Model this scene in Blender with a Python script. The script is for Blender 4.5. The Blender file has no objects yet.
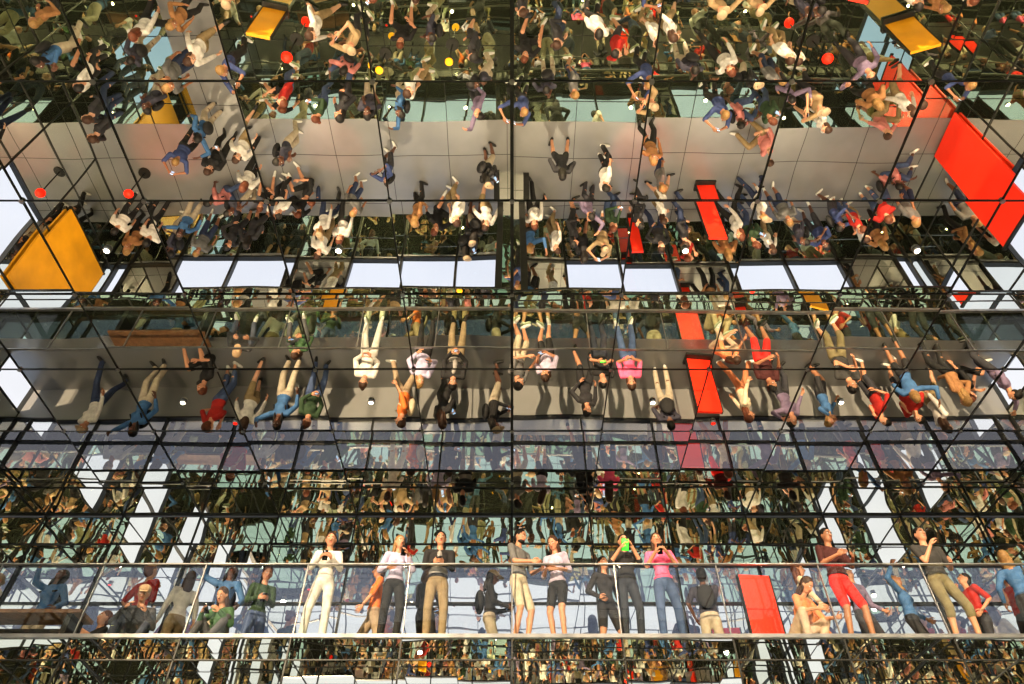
import bpy, math, random
import numpy as np
from mathutils import Vector, Matrix
random.seed(7)
D=bpy.data; C=bpy.context
COL=C.scene.collection
PITCH=45.7
# ------------------------------------------------------------ materials
_m={}
def mat(name,col,rough=.6,metal=0.,noise=.12,nscale=8.,bump=.0,emit=None,es=0.):
    if name in _m: return _m[name]
    m=D.materials.new(name); m.use_nodes=True
    nt=m.node_tree; b=nt.nodes['Principled BSDF']
    b.inputs['Roughness'].default_value=rough; b.inputs['Metallic'].default_value=metal
    tc=nt.nodes.new('ShaderNodeTexCoord'); nz=nt.nodes.new('ShaderNodeTexNoise')
    nz.inputs['Scale'].default_value=nscale; nz.inputs['Detail'].default_value=0 if metal>.8 else 3
    nt.links.new(tc.outputs['Object'],nz.inputs['Vector'])
    r=nt.nodes.new('ShaderNodeValToRGB')
    a=[max(0,c*(1-noise)) for c in col]; z=[min(1,c*(1+noise)) for c in col]
    r.color_ramp.elements[0].position=.3; r.color_ramp.elements[1].position=.7
    r.color_ramp.elements[0].color=(*a,1); r.color_ramp.elements[1].color=(*z,1)
    nt.links.new(nz.outputs['Fac'],r.inputs['Fac']); nt.links.new(r.outputs['Color'],b.inputs['Base Color'])
    if bump:
        bp=nt.nodes.new('ShaderNodeBump'); bp.inputs['Strength'].default_value=1; bp.inputs['Distance'].default_value=bump
        nt.links.new(nz.outputs['Fac'],bp.inputs['Height']); nt.links.new(bp.outputs['Normal'],b.inputs['Normal'])
    if emit: 
        b.inputs['Emission Color'].default_value=(*emit,1); b.inputs['Emission Strength'].default_value=es
    _m[name]=m; return m
def glassmat(name,tint,refl,bump=0):
    m=D.materials.new(name); m.use_nodes=True; nt=m.node_tree
    nt.nodes.remove(nt.nodes['Principled BSDF']); out=nt.nodes['Material Output']
    t=nt.nodes.new('ShaderNodeBsdfTransparent'); t.inputs[0].default_value=(*tint,1)
    g=nt.nodes.new('ShaderNodeBsdfGlossy'); g.inputs['Roughness'].default_value=0.0; g.inputs[0].default_value=(.92,.93,.9,1)
    if bump:
        tc=nt.nodes.new('ShaderNodeTexCoord'); nz=nt.nodes.new('ShaderNodeTexNoise'); nz.inputs['Scale'].default_value=1.4; nz.inputs['Detail'].default_value=0
        nt.links.new(tc.outputs['Object'],nz.inputs['Vector'])
        bp=nt.nodes.new('ShaderNodeBump'); bp.inputs['Distance'].default_value=bump
        nt.links.new(nz.outputs['Fac'],bp.inputs['Height']); nt.links.new(bp.outputs['Normal'],g.inputs['Normal'])
    mx=nt.nodes.new('ShaderNodeMixShader'); mx.inputs[0].default_value=refl
    nt.links.new(t.outputs[0],mx.inputs[1]); nt.links.new(g.outputs[0],mx.inputs[2]); nt.links.new(mx.outputs[0],out.inputs[0])
    return m
MIR=mat('mirror_ceiling_glass',(.94,.93,.88),0.0,1,.02,1.1,.0022)
MIRW=mat('mirror_wall_glass',(.86,.88,.81),0.0,.997,.03,1.0,.003)
MIRU=mat('mirror_wall_wavy_glass',(.89,.90,.84),0.0,1,.03,1.5,.004)
MIRF=mat('mirror_floor_glass',(.64,.74,.54),0.0,.975,.05,1.0,.004)  # small diffuse share puts a green haze into the mirror colour
GLW=glassmat('window_glass',(.65,.66,.72),.80,.003)
GLB=glassmat('clear_glass',(.97,.98,.97),.03)
GREY=mat('grey_satin_floor',(.26,.262,.265),.34,.4,.06,1.5)
GREYW=mat('grey_plaster',(.24,.243,.247),.45,.2,.05,1.5)
DARK=mat('dark_frame_metal',(.04,.041,.038),.4,.6)
STEEL=mat('steel',(.35,.35,.34),.3,.9)
YEL=mat('yellow_panel_glow_paint',(.75,.34,.01),.45,0,.12,2,0,(1,.45,.01),.06)  # faint emission added to the paint as a yellow glow
RED=mat('red_panel_glow_paint',(.80,.03,.01),.45,0,.05,2,0,(1,.05,.005),.16)  # red glow put into the paint by added emission
WOOD=mat('bench_wood',(.16,.08,.04),.5,0,.3,12)
# ------------------------------------------------------------ mesh helpers
class MB:
    def __init__(s): s.v=[];s.f=[];s.m=[];s.mats=[]
    def mi(s,m):
        if m not in s.mats: s.mats.append(m)
        return s.mats.index(m)
    def add(s,vs,fs,m):
        o=len(s.v); s.v+= [tuple(x) for x in vs]; k=s.mi(m)
        s.f+=[tuple(i+o for i in f) for f in fs]; s.m+=[k]*len(fs)
    def box(s,x0,x1,y0,y1,z0,z1,m):
        vs=[(x,y,z) for x in(x0,x1) for y in(y0,y1) for z in(z0,z1)]
        s.add(vs,[(0,1,3,2),(4,6,7,5),(0,4,5,1),(2,3,7,6),(0,2,6,4),(1,5,7,3)],m)
    def quad(s,a,b,c,d,m): s.add([a,b,c,d],[(0,1,2,3)],m)
    def cyl(s,c,r,z0,z1,m,n=20,r2=None):
        r2=r if r2 is None else r2
        vs=[(c[0]+r*math.cos(i*2*math.pi/n),c[1]+r*math.sin(i*2*math.pi/n),z0) for i in range(n)]
        vs+=[(c[0]+r2*math.cos(i*2*math.pi/n),c[1]+r2*math.sin(i*2*math.pi/n),z1) for i in range(n)]
        s.add(vs,[(i,(i+1)%n,n+(i+1)%n,n+i) for i in range(n)]+[tuple(range(n))[::-1],tuple(range(n,2*n))],m)
    def mesh(s,name,smooth=False):
        me=D.meshes.new(name); me.from_pydata(s.v,[],s.f)
        for m in s.mats: me.materials.append(m)
        me.polygons.foreach_set('material_index',s.m)
        if smooth: me.polygons.foreach_set('use_smooth',[True]*len(s.f))
        me.update(); return me
    def obj(s,name,parent=None,smooth=False):
        o=D.objects.new(name,s.mesh(name,smooth)); COL.objects.link(o)
        if parent: o.parent=parent
        return o
def empty(name):
    e=D.objects.new(name,None); COL.objects.link(e); e.empty_display_size=.2; return e
# ------------------------------------------------------------ room
W=10.5; YF=11.45; YB=-9.0; H=8.7; ZM=5.5; YM=9.2; P=1.45
XS=[-W]+[k*P for k in range(-7,8)]+[W]
YS=[YB]+[3.14+k*P for k in range(-8,6)]+[YF]
def panels(u,v,fn,mat_,mb,jit,skip=None):
    for i in range(len(u)-1):
        for j in range(len(v)-1):
            if skip and skip(i,j): continue
            a=random.uniform(-jit,jit); b=random.uniform(-jit,jit)
            mb.quad(fn(u[i],v[j],-a-b),fn(u[i+1],v[j],a-b),fn(u[i+1],v[j+1],a+b),fn(u[i],v[j+1],-a+b),mat_)
# ceiling
mb=MB(); panels(XS,YS,lambda x,y,d:(x,y,H+d),MIR,mb,.005); mb.box(-W,W,YB,YF,H+.03,H+.15,DARK); mb.obj('ceiling')
mb=MB()
for x in XS: 
    w=.020 if abs(x)<.01 else .0075
    mb.box(x-w,x+w,YB,YF,H-.012,H-.006,DARK)
for y in YS: mb.box(-W,W,y-.006,y+.006,H-.012,H-.006,DARK)
for x in XS[1:-1]:
    for y in YS[1:-1]: mb.cyl((x,y),.03,H-.03,H-.01,STEEL,8)
mb.obj('trim_ceiling_seams')
# floor
mb=MB(); YG0,YG1=8.0,10.8
ya=[y for y in YS if y<7.3]+[YG0]; panels(XS,ya,lambda x,y,d:(x,y,0+d),MIRF,mb,.004)
panels(XS,[YG1,YF],lambda x,y,d:(x,y,d),MIRF,mb,.003)
mb.box(-W,W,YG0,YG1,-.05,.008,GREY)  # soffit's reflection in the mirror floor, painted in as a plain grey strip
mb.box(-7.6,-6.4,4.0,YG0,-.05,.008,GREY)  # grey stripe painted in for a reflected column
mb.box(-W,W,YB,YF,-.2,-.05,DARK); mb.obj('floor')
mb=MB()
for x in XS: mb.box(x-.006,x+.006,YB,YF,.009,.012,DARK)
for y in YS: mb.box(-W,W,y-.006,y+.006,.009,.012,DARK)
mb.obj('trim_floor_seams')
# mezzanine
ZL=4.88
mb=MB()
mb.box(-W,W,YM+.02,YF,ZL+.02,5.46,DARK)
mb.box(-W,W,9.95,YF,5.46,ZM,GREY)
panels(XS,[YM,9.95],lambda x,y,d:(x,y,ZM),MIRF,mb,0)
panels(XS,[YM,10.3,YF],lambda x,y,d:(x,y,ZL+.01+d),MIRW,mb,.003)
panels(XS,[ZL,5.18,5.46],lambda x,z,d:(x,YM+d,z),MIRW,mb,.003)
mb.box(-W,W,YM-.03,YM+.03,5.46,5.51,STEEL)
mb.box(-W,W,YM-.02,YM+.02,ZL-.03,ZL,DARK)
mb.box(-W,W,YM-.012,YM-.006,5.172,5.188,DARK)
for x in XS: mb.box(x-.01,x+.01,YM-.012,YM-.006,ZL,5.46,DARK)
mb.obj('mezzanine_floor')
mb=MB()
for x in (-.28,.28): mb.box(x-.07,x+.07,YM+.15,YM+.4,0,ZL,DARK)
mb.box(-.26,.26,YM+.2,YM+.32,0,ZL,MIRW); mb.obj('mezzanine_column')
# balustrade
e=empty('glass_balustrade')
mb=MB()
for i in range(len(XS)-1): mb.box(XS[i]+.02,XS[i+1]-.02,YM+.04,YM+.052,ZM+.03,ZM+1.0,GLB)
mb.obj('glass_panels',e)
mb=MB(); mb.box(-W,W,YM+.02,YM+.06,ZM+1.02,ZM+1.04,STEEL)
for x in XS: mb.box(x-.008,x+.008,YM+.03,YM+.06,ZM,ZM+1.03,STEEL)
mb.obj('handrail',e)
# far wall
mb=MB()
panels(XS,[0,.5,1.0],lambda x,z,d:(x,YF+d,z),MIRW,mb,.002)
mb.box(-W,W,YF-.01,YF+.15,4.7,6.35,GREYW)
panels(XS,[7.7,8.1,8.66],lambda x,z,d:(x,YF+d,z),MIRU,mb,.005)
mirrbay={1,4,8,11,14}
panels(XS,[1,2.8,4.7],lambda x,z,d:(x,YF+.01+d,z),MIRW,mb,.003,lambda i,j:i not in mirrbay)
mb.box(-W,W,YF-.04,YF+.1,8.67,8.7,DARK); mb.box(-W,W,YF-.03,YF+.1,7.69,7.71,DARK); mb.box(-W,W,YF-.02,YF+.1,8.09,8.11,DARK)
mb.box(-W,W,YF-.04,YF+.1,.97,1.03,DARK); mb.box(-W,W,YF-.03,YF+.1,6.34,6.37,DARK)
mb.box(-W,W,YF-.02,YF+.1,6.99,7.01,DARK)
for x in XS:
    w=.03; mb.box(x-w,x+w,YF-.04,YF+.1,0,4.7,DARK); mb.box(x-.012,x+.012,YF-.02,YF+.1,6.35,8.7,DARK)
mb.obj('wall_far')
mb=MB(); 
for i in range(len(XS)-1):
    if i not in mirrbay: mb.quad((XS[i],YF+.03,1),(XS[i+1],YF+.03,1),(XS[i+1],YF+.03,4.7),(XS[i],YF+.03,4.7),GLB)
mb.obj('window_1')
mb=MB()
for i in range(len(XS)-1):
    for z0,z1 in((6.35,7),(7,7.7)):
        d=random.uniform(-.008,.008); t=random.uniform(-.008,.008)
        mb.quad((XS[i],YF+.03+d-t,z0),(XS[i+1],YF+.03-d-t,z0),(XS[i+1],YF+.03-d+t,z1),(XS[i],YF+.03+d+t,z1),GLW)
mb.obj('window_2')
# side walls
for sx,nm in((-1,'left'),(1,'right')):
    X=sx*W; mb=MB()
    panels(YS,[0,1.3,2.7],lambda y,z,d:(X+d,y,z),MIRW,mb,.004)
    panels(YS,[2.7,4.4,6.2],lambda y,z,d:(X+d,y,z),MIRW,mb,.004,lambda i,j:i%2==0)
    panels(YS,[6.2,7.4,H],lambda y,z,d:(X+d,y,z),MIRW,mb,.004)
    xa,xb=sorted((X-sx*.02,X+sx*.1))
    for z in(0.02,1.3,2.7,4.4,6.2,7.4,8.68): mb.box(xa,xb,YB,YF,z-.013,z+.013,DARK)
    for y in YS: mb.box(xa,xb,y-.013,y+.013,0,H,DARK)
    mb.obj('wall_'+nm)
    mb=MB(); mb.quad((X+sx*.02,YB,2.7),(X+sx*.02,YF,2.7),(X+sx*.02,YF,6.2),(X+sx*.02,YB,6.2),GLB)
    mb.obj('window_3' if sx<0 else 'window_4')
mb=MB()
panels(XS,[0,.3],lambda x,z,d:(x,YB+d,z),MIRW,mb,.004)
panels(XS,[3.6,4.9,6.4],lambda x,z,d:(x,YB+d,z),MIRW,mb,.004)
for z in(.02,1.2,3.6,4.9,6.4,8.66): mb.box(-W,W,YB-.1,YB+.03,z-.015,z+.015,DARK)
for x in XS: mb.box(x-.015,x+.015,YB-.1,YB+.03,0,H,DARK)
mb.obj('wall_back')
mb=MB(); mb.quad((-W,YB-.02,6.4),(W,YB-.02,6.4),(W,YB-.02,H),(-W,YB-.02,H),GLB); mb.quad((-W,YB-.02,.3),(W,YB-.02,.3),(W,YB-.02,3.6),(-W,YB-.02,3.6),GLB); mb.obj('window_5')
# coloured panels, given a faint glow in their paint
mb=MB(); mb.box(-W+.04,-W+.09,9.2,11.1,1.8,4.4,YEL); mb.box(-W+.03,-W+.10,9.15,11.15,1.74,1.8,DARK); mb.obj('yellow_wall_panel')
mb=MB(); mb.box(W-.09,W-.04,7.8,8.95,.1,3.7,RED); mb.box(W-.1,W-.03,7.75,9.0,3.7,3.75,DARK); mb.obj('red_wall_banner')
def stand_panel(name,x,y,z,w,h,m,ang=0):
    e=MB(); e.box(-w/2,w/2,-.03,.03,.06,h,m); e.box(-w/2-.03,w/2+.03,-.15,.15,0,.06,DARK)
    e.box(-w/2-.02,-w/2,-.04,.04,.06,h,DARK); e.box(w/2,w/2+.02,-.04,.04,.06,h,DARK)
    o=e.obj(name); o.location=(x,y,z); o.rotation_euler[2]=ang; return o
stand_panel('red_display_panel',3.85,10.5,ZM,.5,1.5,RED,.1)
stand_panel('red_display_panel',5.0,9.9,.008,.45,2.0,RED,.0)
stand_panel('red_display_panel',3.3,10.8,.0,.3,1.3,RED,.0)
stand_panel('yellow_display_panel',-5.0,5.4,.012,.45,1.5,YEL,.2)
stand_panel('yellow_display_panel',8.3,5.6,.012,.6,1.5,YEL,-.3)
stand_panel('red_display_panel',6.6,4.7,.012,.4,1.5,RED,.2)
# bench on mezzanine left
mb=MB(); mb.box(-.95,.95,-.2,.2,.4,.45,WOOD)
for x in(-.8,.8):
    mb.box(x-.04,x+.04,-.17,.17,0,.4,DARK)
mb.box(-.8,.8,-.02,.02,.2,.25,DARK)
o=mb.obj('wooden_bench'); o.location=(-6.9,9.6,ZM)
# downlights
LM=mat('lamp_warm',(1,.8,.5),.5,0,0,1,0,(1,.85,.6),25)
LMR=mat('lamp_red',(1,.03,.01),.5,0,0,1,0,(1,.01,.002),1.6)
LMY=mat('lamp_yellow',(1,.5,.02),.5,0,0,1,0,(1,.38,.005),1.0)
def downlight(x,y,z,power,col=(1,.80,.54),lm=LM,name='ceiling_downlight',ang=2.4):
    mb=MB(); mb.cyl((0,0),.045,-.03,0,STEEL,16,.05); mb.cyl((0,0),.032,-.034,-.03,lm,16)
    o=mb.obj(name); o.location=(x,y,z)
    if power:
        l=D.lights.new('lamp','SPOT'); l.energy=power; l.color=col; l.spot_size=ang; l.spot_blend=.6; l.shadow_soft_size=.05
        lo=D.objects.new('lamp',l); COL.objects.link(lo); lo.parent=o; lo.location=(0,0,-.05)
K=.66
for x in(-7.97,-5.07,-2.17,2.17,5.07,7.97):
    for y in(-4.1,1.6,5.3): downlight(x,y,H-.012,900*K)
    downlight(x,8.2,H-.012,330*K)
for x in(-8.5,-6,-3.6,-1.3,1.3,3.6,6,8.5): downlight(x,10.0,ZL,220*K,name='soffit_downlight',ang=2.7)
downlight(3.2,8.7,H-.012,1500,(1,.03,.01),LMR,ang=.22)
downlight(-4.4,8.7,H-.012,900,(1,.05,.01),LMR,ang=.2)
downlight(-8.6,8.6,H-.012,1500,(1,.04,.01),LMR,ang=.25)
def floor_lamp(x,y,z,lm,name,r=.11):
    mb=MB(); mb.cyl((0,0),.14,0,.03,DARK,20); mb.cyl((0,0),.015,.03,.9,DARK,10)
    for k in range(7):
        a0=-math.pi/2+k*math.pi/7;a1=a0+math.pi/7
        mb.cyl((0,0),r*math.cos(a0)+.001,1.0+r*math.sin(a0),1.0+r*math.sin(a1),lm,16,r*math.cos(a1)+.001)
    o=mb.obj(name); o.location=(x,y,z)
for p in((-4.7,6.0),(6.6,6.0),(-9.4,9.3)): floor_lamp(*p,.012,LMR,'red_globe_lamp')
for p in((-2.9,6.2),(-1.4,6.0)): floor_lamp(*p,.012,LMY,'yellow_globe_lamp',.085)
# ------------------------------------------------------------ people
def capsule(mb,a,b,ra,rb,m,n=10):
    a=Vector(a);b=Vector(b); d=b-a
    if d.length<1e-6: d=Vector((0,0,1e-4)); b=a+d
    d.normalize(); q=d.to_track_quat('Z','Y'); X=q@Vector((1,0,0));Y=q@Vector((0,1,0))
    rings=[]
    for t in(-90,-60,-30,0): rings.append((a+d*ra*math.sin(math.radians(t)),ra*math.cos(math.radians(t))+1e-4))
    for t in(0,30,60,90): rings.append((b+d*rb*math.sin(math.radians(t)),rb*math.cos(math.radians(t))+1e-4))
    vs=[];fs=[]
    for c,r in rings:
        for i in range(n):
            an=2*math.pi*i/n; vs.append(c+X*r*math.cos(an)+Y*r*math.sin(an))
    for k in range(len(rings)-1):
        for i in range(n): fs.append((k*n+i,k*n+(i+1)%n,(k+1)*n+(i+1)%n,(k+1)*n+i))
    fs.append(tuple(range(n))[::-1]); fs.append(tuple(range((len(rings)-1)*n,len(rings)*n)))
    mb.add(vs,fs,m)
def ellip(mb,c,R,rad,m,n=14,k=9):
    vs=[];fs=[]; c=Vector(c)
    for j in range(k+1):
        t=-math.pi/2+math.pi*j/k; rr=math.cos(t)+1e-4
        for i in range(n):
            a=2*math.pi*i/n
            vs.append(c+R@Vector((rad[0]*rr*math.cos(a),rad[1]*rr*math.sin(a),rad[2]*math.sin(t))))
    for j in range(k):
        for i in range(n): fs.append((j*n+i,j*n+(i+1)%n,(j+1)*n+(i+1)%n,(j+1)*n+i))
    fs.append(tuple(range(n))[::-1]); fs.append(tuple(range(k*n,(k+1)*n)))
    mb.add(vs,fs,m)
def ik(a,t,l1,l2,bend):
    a=Vector(a);t=Vector(t);d=t-a;L=d.length
    if L>(l1+l2)*.995: t=a+d*((l1+l2)*.995/L); d=t-a;L=d.length
    u=d.normalized(); x=(l1*l1-l2*l2+L*L)/(2*L); h=math.sqrt(max(0,l1*l1-x*x))
    b=Vector(bend); b=b-u*b.dot(u); b=b.normalized() if b.length>1e-4 else Vector((0,-1,0))
    return a+u*x+b*h,t
SK={'a':(.52,.26,.16),'b':(.34,.16,.09),'c':(.60,.34,.23),'d':(.13,.06,.04)}
HR={'black':(.012,.01,.009),'brown':(.05,.022,.012),'blonde':(.26,.15,.055),'grey':(.25,.25,.25),'auburn':(.12,.035,.015)}
def cl(c): return mat('cloth_%02d_%02d_%02d'%tuple(int(x*99) for x in c),c,.85,0,.14,14,.004)
SOLE=mat('shoe_white',(.6,.6,.57),.6); SHOEB=mat('shoe_black',(.02,.02,.02),.5)
EYEW=mat('eye_white',(.8,.8,.78),.3); EYED=mat('eye_iris',(.02,.012,.01),.2); LIP=mat('lips',(.45,.12,.1),.5)
PHONE=mat('phone_black',(.01,.01,.012),.2); SCR=mat('phone_screen',(.4,.5,.6),.2,0,.2,30,0,(.5,.7,1),.8)
SCG=mat('phone_screen_green',(.1,.9,.1),.2,0,.1,20,0,(.08,1,.05),1.2)
def person_mesh(name,top,bot,hair='black',skin='a',fem=False,long=False,pose='stand',sleeve=1.,legs=1.,shoes='w',
                hands=None,feet=None,pel=None,lean=0.,side=0.,hp=0.,hy=0.,phone=None,jacket=None,bag=None,hat=None,skirt=False,voxel=.012,beard=False):
    sk=mat('skin_'+skin,SK[skin],.55,0,.06,20); hm=mat('hair_'+hair,HR[hair],.6,0,.3,40)
    T=cl(top);B=cl(bot);SH=SOLE if shoes=='w' else SHOEB
    PEL=Vector(pel or (0,0,.93)); sw=.155 if fem else .18
    R=Matrix.Rotation(side,3,'Y')@Matrix.Rotation(lean,3,'X')
    tp=lambda x,y,z: PEL+R@Vector((x,y,z-.93))
    pr=[]
    def cap(a,b,ra,rb,m): pr.append(('c',Vector(a),Vector(b),ra,rb,m))
    def el(c,Rm,rad,m): pr.append(('e',Vector(c),Rm,rad,m))
    I=R
    sit = PEL.z<.7
    J=cl(jacket) if jacket else T
    el(tp(0,.005,.95),I,(.155,.112,.105),B)
    el(tp(0,0,1.09),I,(.115 if fem else .145,.095,.13),T)
    el(tp(0,0,1.02),I,(.145 if fem else .158,.112,.055),J)
    el(tp(0,-.005,1.28),I,(.138 if fem else .168,.105,.18),J)
    if fem:
        for s in(-1,1): el(tp(s*.06,-.08,1.28),I,(.055,.045,.055),J)
    if jacket: el(tp(0,-.09,1.25),I,(.045,.04,.17),T)
    cap(tp(-sw+.03,0,1.415),tp(sw-.03,0,1.415),.055,.055,J)
    cap(tp(0,.01,1.42),tp(0,.0,1.54),.053,.048,sk)
    HB=tp(0,-.01,1.55); HRm=R@Matrix.Rotation(hy,3,'Z')@Matrix.Rotation(hp,3,'X')
    h=lambda x,y,z: HB+HRm@Vector((x,y,z))
    el(h(0,.0,.10),HRm,(.075,.094,.108),sk); el(h(0,-.028,.035),HRm,(.055,.058,.058),sk)
    cap(h(0,-.088,.095),h(0,-.108,.065),.010,.015,sk)
    for s in(-1,1): el(h(s*.078,.005,.085),HRm,(.012,.02,.032),sk)
    if feet is None: feet=[(-.11,0,.08),(.11,-.03,.08)]
    for i,s in enumerate((-1,1)):
        hip=tp(s*.082,0,.90); F=feet[i]; bend=(s*.15,-1,.1) if not sit else (s*.35,-.5,1)
        kn,an=ik(hip,F[:3],.43,.42,bend)
        cap(hip,kn,.080,.052,sk)
        cap(kn,an,.050,.034,sk)
        cal=kn.lerp(an,.28)+Vector((0,.015,0)); cap(cal,kn.lerp(an,.5),.050,.042,sk)
        if legs>0:
            k=min(1,legs*2); cap(hip,hip.lerp(kn,k),.088,.088-.024*k,B)
            if legs>.5:
                k=(legs-.5)*2; cap(kn,kn.lerp(an,k),.064,.064-.012*k,B)
        fd=Vector((s*.25,-1,0)).normalized()
        if len(F)>3: fd=Vector(F[3]).normalized()
        cap(an+Vector((0,0,-.005)),an+Vector((0,0,-.03)),.038,.042,SH)
        cap(an-fd*.03+Vector((0,0,-.042)),an+fd*.10+Vector((0,0,-.045)),.038,.035,SH)
        cap(an+fd*.08+Vector((0,0,-.045)),an+fd*.15+Vector((0,0,-.05)),.038,.028,SH)
    if skirt:
        cap(tp(0,0,.93),tp(0,-.02,.72),.15,.19,B)
    if hands is None: hands=[(-.25,-.06,.80),(.25,-.06,.80)]
    fing=MB()
    for i,s in enumerate((-1,1)):
        sh=tp(s*sw,0,1.415); tgt=Vector(hands[i][:3]); eb=Vector(hands[i][3]) if len(hands[i])>3 else Vector((s*.6,.6,-.8))
        elb,wr=ik(sh,tgt,.285,.25,eb)
        cap(sh,elb,.046,.036,sk); cap(elb,wr,.036,.025,sk)
        if sleeve>0:
            k=min(1,sleeve*2); cap(sh,sh.lerp(elb,k),.058,.058-.010*k,J)
            if sleeve>.5:
                k=(sleeve-.5)*2; cap(elb,elb.lerp(wr,k),.047,.047-.011*k,J)
        d=(wr-elb).normalized(); up=Vector((0,0,1)) if abs(d.z)<.9 else Vector((0,-1,0))
        inw=(Vector((-s,0,0))-d*Vector((-s,0,0)).dot(d)); inw=inw.normalized() if inw.length>.2 else up
        ac=d.cross(inw).normalized()
        if ac.dot(Vector((0,-1,.6)))<0: ac=-ac
        Rm=Matrix((ac,inw,d)).transposed()
        el(wr+d*.045,Rm,(.042,.020,.055),sk)
        for q,(off,L) in enumerate(((.03,.07),(.01,.08),(-.01,.074),(-.028,.058))):
            p0=wr+d*.078+ac*off; p1=p0+d*L*.5+inw*L*.12; p2=p1+d*L*.28+inw*L*.38
            capsule(fing,p0,p1,.0095,.0085,sk,6); capsule(fing,p1,p2,.0085,.007,sk,6)
        t0=wr+d*.025+ac*.034; t1=t0+d*.035+ac*.025+inw*.012; t2=t1+d*.03+inw*.012
        capsule(fing,t0,t1,.012,.010,sk,6); capsule(fing,t1,t2,.010,.008,sk,6)
        if phone and (phone==3 or phone==i+1 or phone==13):
            pc=wr+d*.09+inw*.035; n=(tp(0,0,1.62)-pc).normalized(); rr=Vector((1,0,0)); rr=(rr-n*rr.dot(n)).normalized(); uu=n.cross(rr)
            if phone==13: n=-n
            for off,mm,e in((0,PHONE,0),(.006,SCG if phone==13 else SCR,.006)):
                w,hh=.04-e,.08-e
                if phone==13: w*=1.5;hh*=1.2
                vs=[pc+rr*x*w+uu*y*hh+n*(off+z*.005) for x in(-1,1) for y in(-1,1) for z in(-1,1)]
                fing.add(vs,[(0,1,3,2),(4,6,7,5),(0,4,5,1),(2,3,7,6),(0,2,6,4),(1,5,7,3)],mm)
            if phone in(3,13): phone=None
    base=MB()
    for p in pr:
        if p[0]=='c': capsule(base,*p[1:5],sk,12)
        else: ellip(base,p[1],p[2],p[3],sk)
    ob=D.objects.new('tmp',base.mesh('tmp')); COL.objects.link(ob)
    r=ob.modifiers.new('r','REMESH'); r.mode='VOXEL'; r.voxel_size=voxel
    sm=ob.modifiers.new('s','SMOOTH'); sm.factor=.5; sm.iterations=3
    dg=C.evaluated_depsgraph_get(); me=D.meshes.new_from_object(ob.evaluated_get(dg))
    D.objects.remove(ob)
    nv=len(me.vertices); co=np.empty(nv*3); me.vertices.foreach_get('co',co); co=co.reshape(-1,3)
    faces=[tuple(p.vertices) for p in me.polygons]; fa=np.array([list(f)[:3] for f in faces]); cen=co[fa].mean(1)
    best=np.full(len(cen),1e9); lab=np.zeros(len(cen),int); ml=[]
    for p in pr:
        m=p[-1]
        if m not in ml: ml.append(m)
        if p[0]=='c':
            a=np.array(p[1]);b=np.array(p[2]);ab=b-a; L=max(1e-9,ab@ab); t=np.clip((cen-a)@ab/L,0,1)
            d=np.linalg.norm(cen-a-t[:,None]*ab,axis=1)-(p[3]+(p[4]-p[3])*t)
        else:
            Rn=np.array(p[2]); q=(cen-np.array(p[1]))@Rn/np.array(p[3]); d=(np.linalg.norm(q,axis=1)-1)*min(p[3])
        w=d<best; best[w]=d[w]; lab[w]=ml.index(m)
    out=MB(); out.v=[tuple(c) for c in co]; out.f=faces; out.mats=list(ml); out.m=[int(x) for x in lab]
    out.add(fing.v,[],sk)
    o=len(out.v)-len(fing.v)
    for f,mi in zip(fing.f,fing.m): out.f.append(tuple(i+o for i in f)); out.m.append(out.mi(fing.mats[mi]))
    for s in(-1,1):
        ellip(out,h(s*.03,-.083,.10),HRm,(.014,.010,.008),EYEW,8,6); ellip(out,h(s*.03,-.090,.10),HRm,(.006,.005,.006),EYED,8,6)
        capsule(out,h(s*.018,-.089,.122),h(s*.046,-.080,.122),.004,.003,hm,6)
    capsule(out,h(-.02,-.083,.038),h(.02,-.083,.038),.006,.006,LIP,6)
    if beard: ellip(out,h(0,-.034,.022),HRm,(.056,.056,.04),hm)
    ellip(out,h(0,.022,.125),HRm,(.084,.098,.104),hm)
    ellip(out,h(0,.045,.08),HRm,(.076,.068,.09),hm)
    if long:
        ellip(out,h(0,.065,-.03),HRm,(.085,.045,.15),hm)
        for s in(-1,1): ellip(out,h(s*.07,.015,.0),HRm,(.025,.04,.13),hm)
    elif fem: ellip(out,h(0,.12,.12),HRm,(.04,.045,.045),hm)
    if hat:
        hc=cl(hat); ellip(out,h(0,.01,.155),HRm,(.09,.105,.075),hc); ellip(out,h(0,-.09,.14),HRm,(.07,.09,.012),hc)
    if bag:
        bc=cl(bag); Rr=R
        ellip(out,tp(0,.17,1.22),Rr,(.14,.08,.2),bc); 
        for s in(-1,1): capsule(out,tp(s*.1,.1,1.42),tp(s*.11,-.11,1.3),.016,.016,bc,6); 
    return out.mesh(name,True)
def place(name,me,x,y,z,rot,h,parent=None,sc=1):
    o=D.objects.new(name,me); COL.objects.link(o); o.location=(x,y,z); o.rotation_euler[2]=rot; o.scale=(h/1.76,)*3
    if parent: o.parent=parent
    return o
PH=[(-.08,-.27,1.12),(.07,-.27,1.12)]
def feat(name,x,y,rot,h,**k):
    me=person_mesh(name,**k); return place(name,me,x,y+.12,ZM+.002,rot,h)
WH=(.60,.57,.53);BLK=(.02,.02,.022)
feat('woman_in_white_suit',-2.72,9.45,.15,1.70,top=WH,bot=WH,hair='brown',fem=True,hands=[(-.10,-.28,1.20),(.08,-.28,1.20)],phone=3,hp=.25,side=-.03,feet=[(-.16,0,.08),(.13,-.08,.08)],voxel=.01)
feat('woman_in_lilac_top',-1.70,9.45,.3,1.66,top=(.44,.40,.55),bot=BLK,hair='blonde',fem=True,long=True,hands=[(-.14,-.2,1.10),(.12,-.26,1.32)],phone=2,hp=.1,hy=.2,sleeve=.9,feet=[(-.11,.05,.08),(.10,-.08,.08)],voxel=.01,shoes='b')
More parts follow.
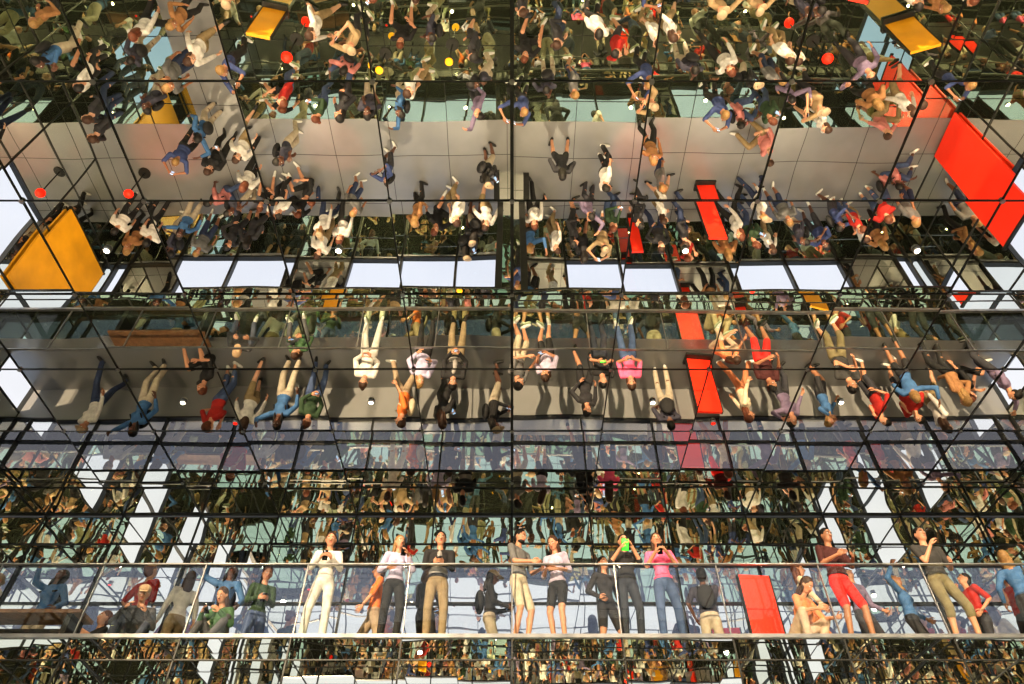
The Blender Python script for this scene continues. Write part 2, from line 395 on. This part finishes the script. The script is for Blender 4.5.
feat('man_in_black_jacket',-1.08,9.45,.1,1.72,top=(.30,.28,.26),jacket=BLK,bot=(.27,.20,.12),hair='black',hands=PH,phone=3,hp=.15,feet=[(-.1,0,.08),(.12,-.05,.08)],voxel=.01,shoes='b')
feat('bearded_man_in_grey_shirt',.10,9.45,.9,1.76,top=(.15,.15,.15),bot=(.52,.44,.33),hair='black',beard=True,sleeve=.4,legs=.45,hands=[(-.08,-.30,1.12),(.16,-.28,1.10)],hp=.3,feet=[(-.1,0,.08),(.1,-.06,.08)],voxel=.01)
feat('woman_in_lavender_shirt',.66,9.45,-.5,1.62,top=(.48,.42,.54),bot=BLK,hair='brown',fem=True,long=True,sleeve=.55,legs=.35,hands=[(-.08,-.24,1.12),(.1,-.24,1.10)],phone=3,hp=.45,lean=.08,feet=[(-.09,0,.08),(.09,-.02,.08)],voxel=.01)
feat('man_in_black_shirt',1.66,9.45,.1,1.68,top=BLK,bot=(.03,.035,.05),hair='black',sleeve=.5,hands=[(-.12,-.3,1.36),(.06,-.32,1.40)],phone=13,hp=.0,side=.03,voxel=.01,shoes='b')
feat('woman_in_pink_shirt',2.20,9.45,-.1,1.70,top=(.85,.14,.28),bot=(.07,.11,.22),hair='brown',fem=True,long=True,sleeve=.45,hands=[(-.10,-.3,1.28),(.08,-.3,1.28)],phone=3,hp=.1,side=-.02,feet=[(-.12,0,.08),(.14,-.02,.08)],voxel=.01)
feat('man_in_red_shorts',4.75,9.45,.25,1.78,top=(.05,.010,.010),bot=(.80,.025,.02),hair='black',skin='b',sleeve=.45,legs=.45,hands=[(-.12,-.28,1.18),(.10,-.30,1.14)],hp=.15,side=.04,feet=[(-.13,0,.08),(.16,-.08,.08)],voxel=.01,shoes='b')
feat('man_in_olive_trousers',6.2,9.45,.1,1.80,top=(.04,.04,.04),bot=(.18,.15,.08),hair='black',skin='a',sleeve=.3,legs=.62,hands=[(-.05,-.20,1.36),(.16,-.18,1.12)],hp=.0,side=.03,feet=[(-.13,0,.08),(.16,-.06,.08)],voxel=.01)
feat('crouching_visitor_in_orange',4.12,9.7,.6,1.7,top=(.70,.26,.12),bot=(.5,.37,.28),hair='brown',fem=True,long=True,pel=(0,.1,.32),lean=.5,feet=[(-.16,-.15,.08),(.16,-.1,.08)],hands=[(-.2,-.45,.45),(.2,-.45,.42)],sleeve=.5,hp=.3)
feat('seated_man_in_cap',-5.35,9.7,.3,1.7,top=(.06,.06,.07),bot=(.05,.06,.09),hair='grey',hat=(.45,.3,.18),pel=(0,.05,.14),feet=[(-.2,-.35,.08),(.15,-.4,.08)],lean=.4,hands=[(-.15,-.36,.5),(.15,-.36,.48)],hp=.1)
feat('seated_woman_in_green',-4.15,9.7,-.2,1.66,top=(.05,.11,.05),bot=(.08,.08,.09),hair='brown',fem=True,long=True,pel=(0,.05,.14),feet=[(-.2,-.35,.08),(.15,-.4,.08)],lean=.25,hands=[(-.15,-.3,.5),(.15,-.32,.48)],phone=3,hp=.3)
feat('passing_visitor_in_orange',-2.15,10.5,-1.2,1.75,top=(.70,.18,.04),bot=(.35,.26,.18),hair='brown',sleeve=.5,feet=[(-.1,-.3,.08),(.1,.3,.08)],hands=[(-.24,.18,.88),(.24,-.25,.9)],bag=(.5,.42,.3))
feat('passing_visitor_in_cream',4.6,10.4,1.2,1.72,top=(.6,.5,.36),bot=(.5,.2,.1),hair='auburn',fem=True,long=True,feet=[(-.1,.3,.08),(.1,-.3,.08)],hands=[(-.24,-.2,.9),(.24,.2,.88)])
# crowd meshes
tops=[WH,BLK,(.04,.06,.16),(.5,.48,.45),(.36,.02,.015),(.03,.03,.035),(.5,.20,.19),(.05,.13,.28),(.13,.13,.13),(.03,.06,.03),(.38,.27,.15),(.62,.59,.55),(.04,.04,.06),(.28,.14,.06),(.02,.02,.03),(.18,.14,.22)]
bots=[BLK,(.03,.045,.10),(.27,.20,.11),(.02,.02,.02),(.06,.09,.18),(.42,.36,.28),(.04,.04,.05),(.03,.03,.04)]
poses=[dict(),dict(hands=PH,phone=3,hp=.3),dict(hands=[(-.1,-.3,1.6),(.1,-.3,1.6)],phone=3,hp=-.3),dict(feet=[(-.1,-.3,.08),(.1,.3,.08)],hands=[(-.24,.2,.88),(.24,-.22,.88)]),
 dict(hands=[(-.05,-.15,1.42),(.22,-.1,1.0)],hp=-.4),dict(hands=[(-.18,-.1,1.02),(.18,-.1,1.02)],feet=[(-.2,0,.08),(.16,-.05,.08)]),
 dict(pel=(0,0,.13),feet=[(-.2,-.5,.08),(.2,-.45,.08)],lean=-.1,hands=[(-.25,.2,.1),(.2,-.3,.5)]),dict(hands=[(-.35,-.1,1.75),(.3,-.15,1.0)],hp=-.5)]
crowd=[]
for i in range(24):
    f=i%2==1; p=poses[i%8]
    crowd.append(person_mesh('visitor_mesh',top=tops[i%16],bot=bots[(i*3+i//8)%8],hair=['black','brown','black','blonde','auburn'][i%5],skin='abcad'[(i*2)%5],fem=f,long=f and i%3!=0,
        sleeve=[.45,1,.5,.9][i%4],legs=[1,1,.45,1,.8,.4][i%6],bag=(BLK if i%5==2 else None),hat=((.4,.3,.2) if i%7==3 else None),shoes='wb'[i%2],voxel=.016,**p))
def scatter(parent,n,x0,x1,y0,y1,z,mind,skip=None,seed=1):
    rnd=random.Random(seed); pts=[]; t=0
    while len(pts)<n and t<30000:
        t+=1; x=rnd.uniform(x0,x1); y=rnd.uniform(y0,y1)
        if rnd.random()>.55 and pts:   # visitors gather in small groups
            a,b=rnd.choice(pts); x=a+rnd.uniform(-.8,.8); y=b+rnd.uniform(-.6,.6)
            if not(x0<x<x1 and y0<y<y1): continue
        if skip and skip(x,y): continue
        if any((x-a)**2+(y-b)**2<mind**2 for a,b in pts): continue
        pts.append((x,y))
    for x,y in pts: place('visitor',rnd.choice(crowd),x,y,z,rnd.uniform(-3.14,3.14),rnd.uniform(1.65,1.92),parent)
e1=empty('visitor_crowd_on_floor')
obst=[(-5,5.4),(8.3,5.6),(6.6,4.7),(5,9.9),(3.3,10.8),(0,9.5),(-4.7,6.0),(6.6,6.0),(-9.4,9.3),(-2.9,6.2),(-1.4,6.0)]
ob=lambda x,y: any((x-a)**2+(y-b)**2<.4 for a,b in obst)
scatter(e1,100,-9.8,9.8,3.2,7.3,.012,.52,ob,3)
scatter(e1,17,-9.8,9.8,7.5,9.3,.012,.6,ob,12)
scatter(e1,52,-9.8,9.8,9.6,10.85,.012,.48,ob,4)
scatter(e1,140,-9.8,9.8,-8.2,2.5,.012,.55,lambda x,y:x*x+y*y<4,5)
e2=empty('visitor_crowd_on_mezzanine')
scatter(e2,11,-9.7,9.7,10.62,10.85,ZM+.002,.6,lambda x,y: min(abs(x-a) for a in(-2.35,4.5,3.9))<.6 or -4.5<x<3,8)
scatter(e2,3,7.6,9.7,9.95,10.1,ZM+.002,.7,None,9)
for i,(x,y,r,k) in enumerate(((-1.35,10.6,2.6,1),(1.45,10.35,.4,5),(3.1,10.75,2.9,12),(-.35,10.8,1.6,17),(-4.0,10.7,.5,9),(-6.3,10.5,-.6,14))):
    place('visitor',crowd[k],x,y,ZM+.002,r,1.74,e2)
# ------------------------------------------------------------ light
w=D.worlds.new('World'); C.scene.world=w; w.use_nodes=True; nt=w.node_tree; bg=nt.nodes['Background']
tc=nt.nodes.new('ShaderNodeTexCoord'); sx=nt.nodes.new('ShaderNodeSeparateXYZ'); cr=nt.nodes.new('ShaderNodeValToRGB'); mr=nt.nodes.new('ShaderNodeMapRange')
mr.inputs[1].default_value=-1; mr.inputs[2].default_value=1
nt.links.new(tc.outputs['Generated'],sx.inputs[0]); nt.links.new(sx.outputs[2],mr.inputs[0]); nt.links.new(mr.outputs[0],cr.inputs[0]); nt.links.new(cr.outputs[0],bg.inputs[0])
cr.color_ramp.elements[0].color=(.60,.66,.84,1); cr.color_ramp.elements[1].color=(.35,.48,.78,1)
x=cr.color_ramp.elements.new(.5); x.color=(.93,.88,.86,1); x=cr.color_ramp.elements.new(.65); x.color=(.72,.78,.94,1)
bg.inputs[1].default_value=1.15
s=D.lights.new('sun','SUN'); s.energy=6.5; s.color=(1,.76,.52); s.angle=.01
so=D.objects.new('sun',s); COL.objects.link(so); so.rotation_euler=Vector((-.28,-1,.08)).to_track_quat('Z','Y').to_euler()
# ------------------------------------------------------------ camera
cd=D.cameras.new('cam'); cam=D.objects.new('camera',cd); COL.objects.link(cam); C.scene.camera=cam
cd.sensor_width=36; cd.lens=700/1024*36; cam.location=(0,0,1.6); cam.rotation_euler=(math.radians(90+PITCH),0,0)
cd.clip_end=500
C.scene.view_settings.view_transform='Standard'
try: C.scene.view_settings.look='Medium High Contrast'
except Exception as ex: print(ex)
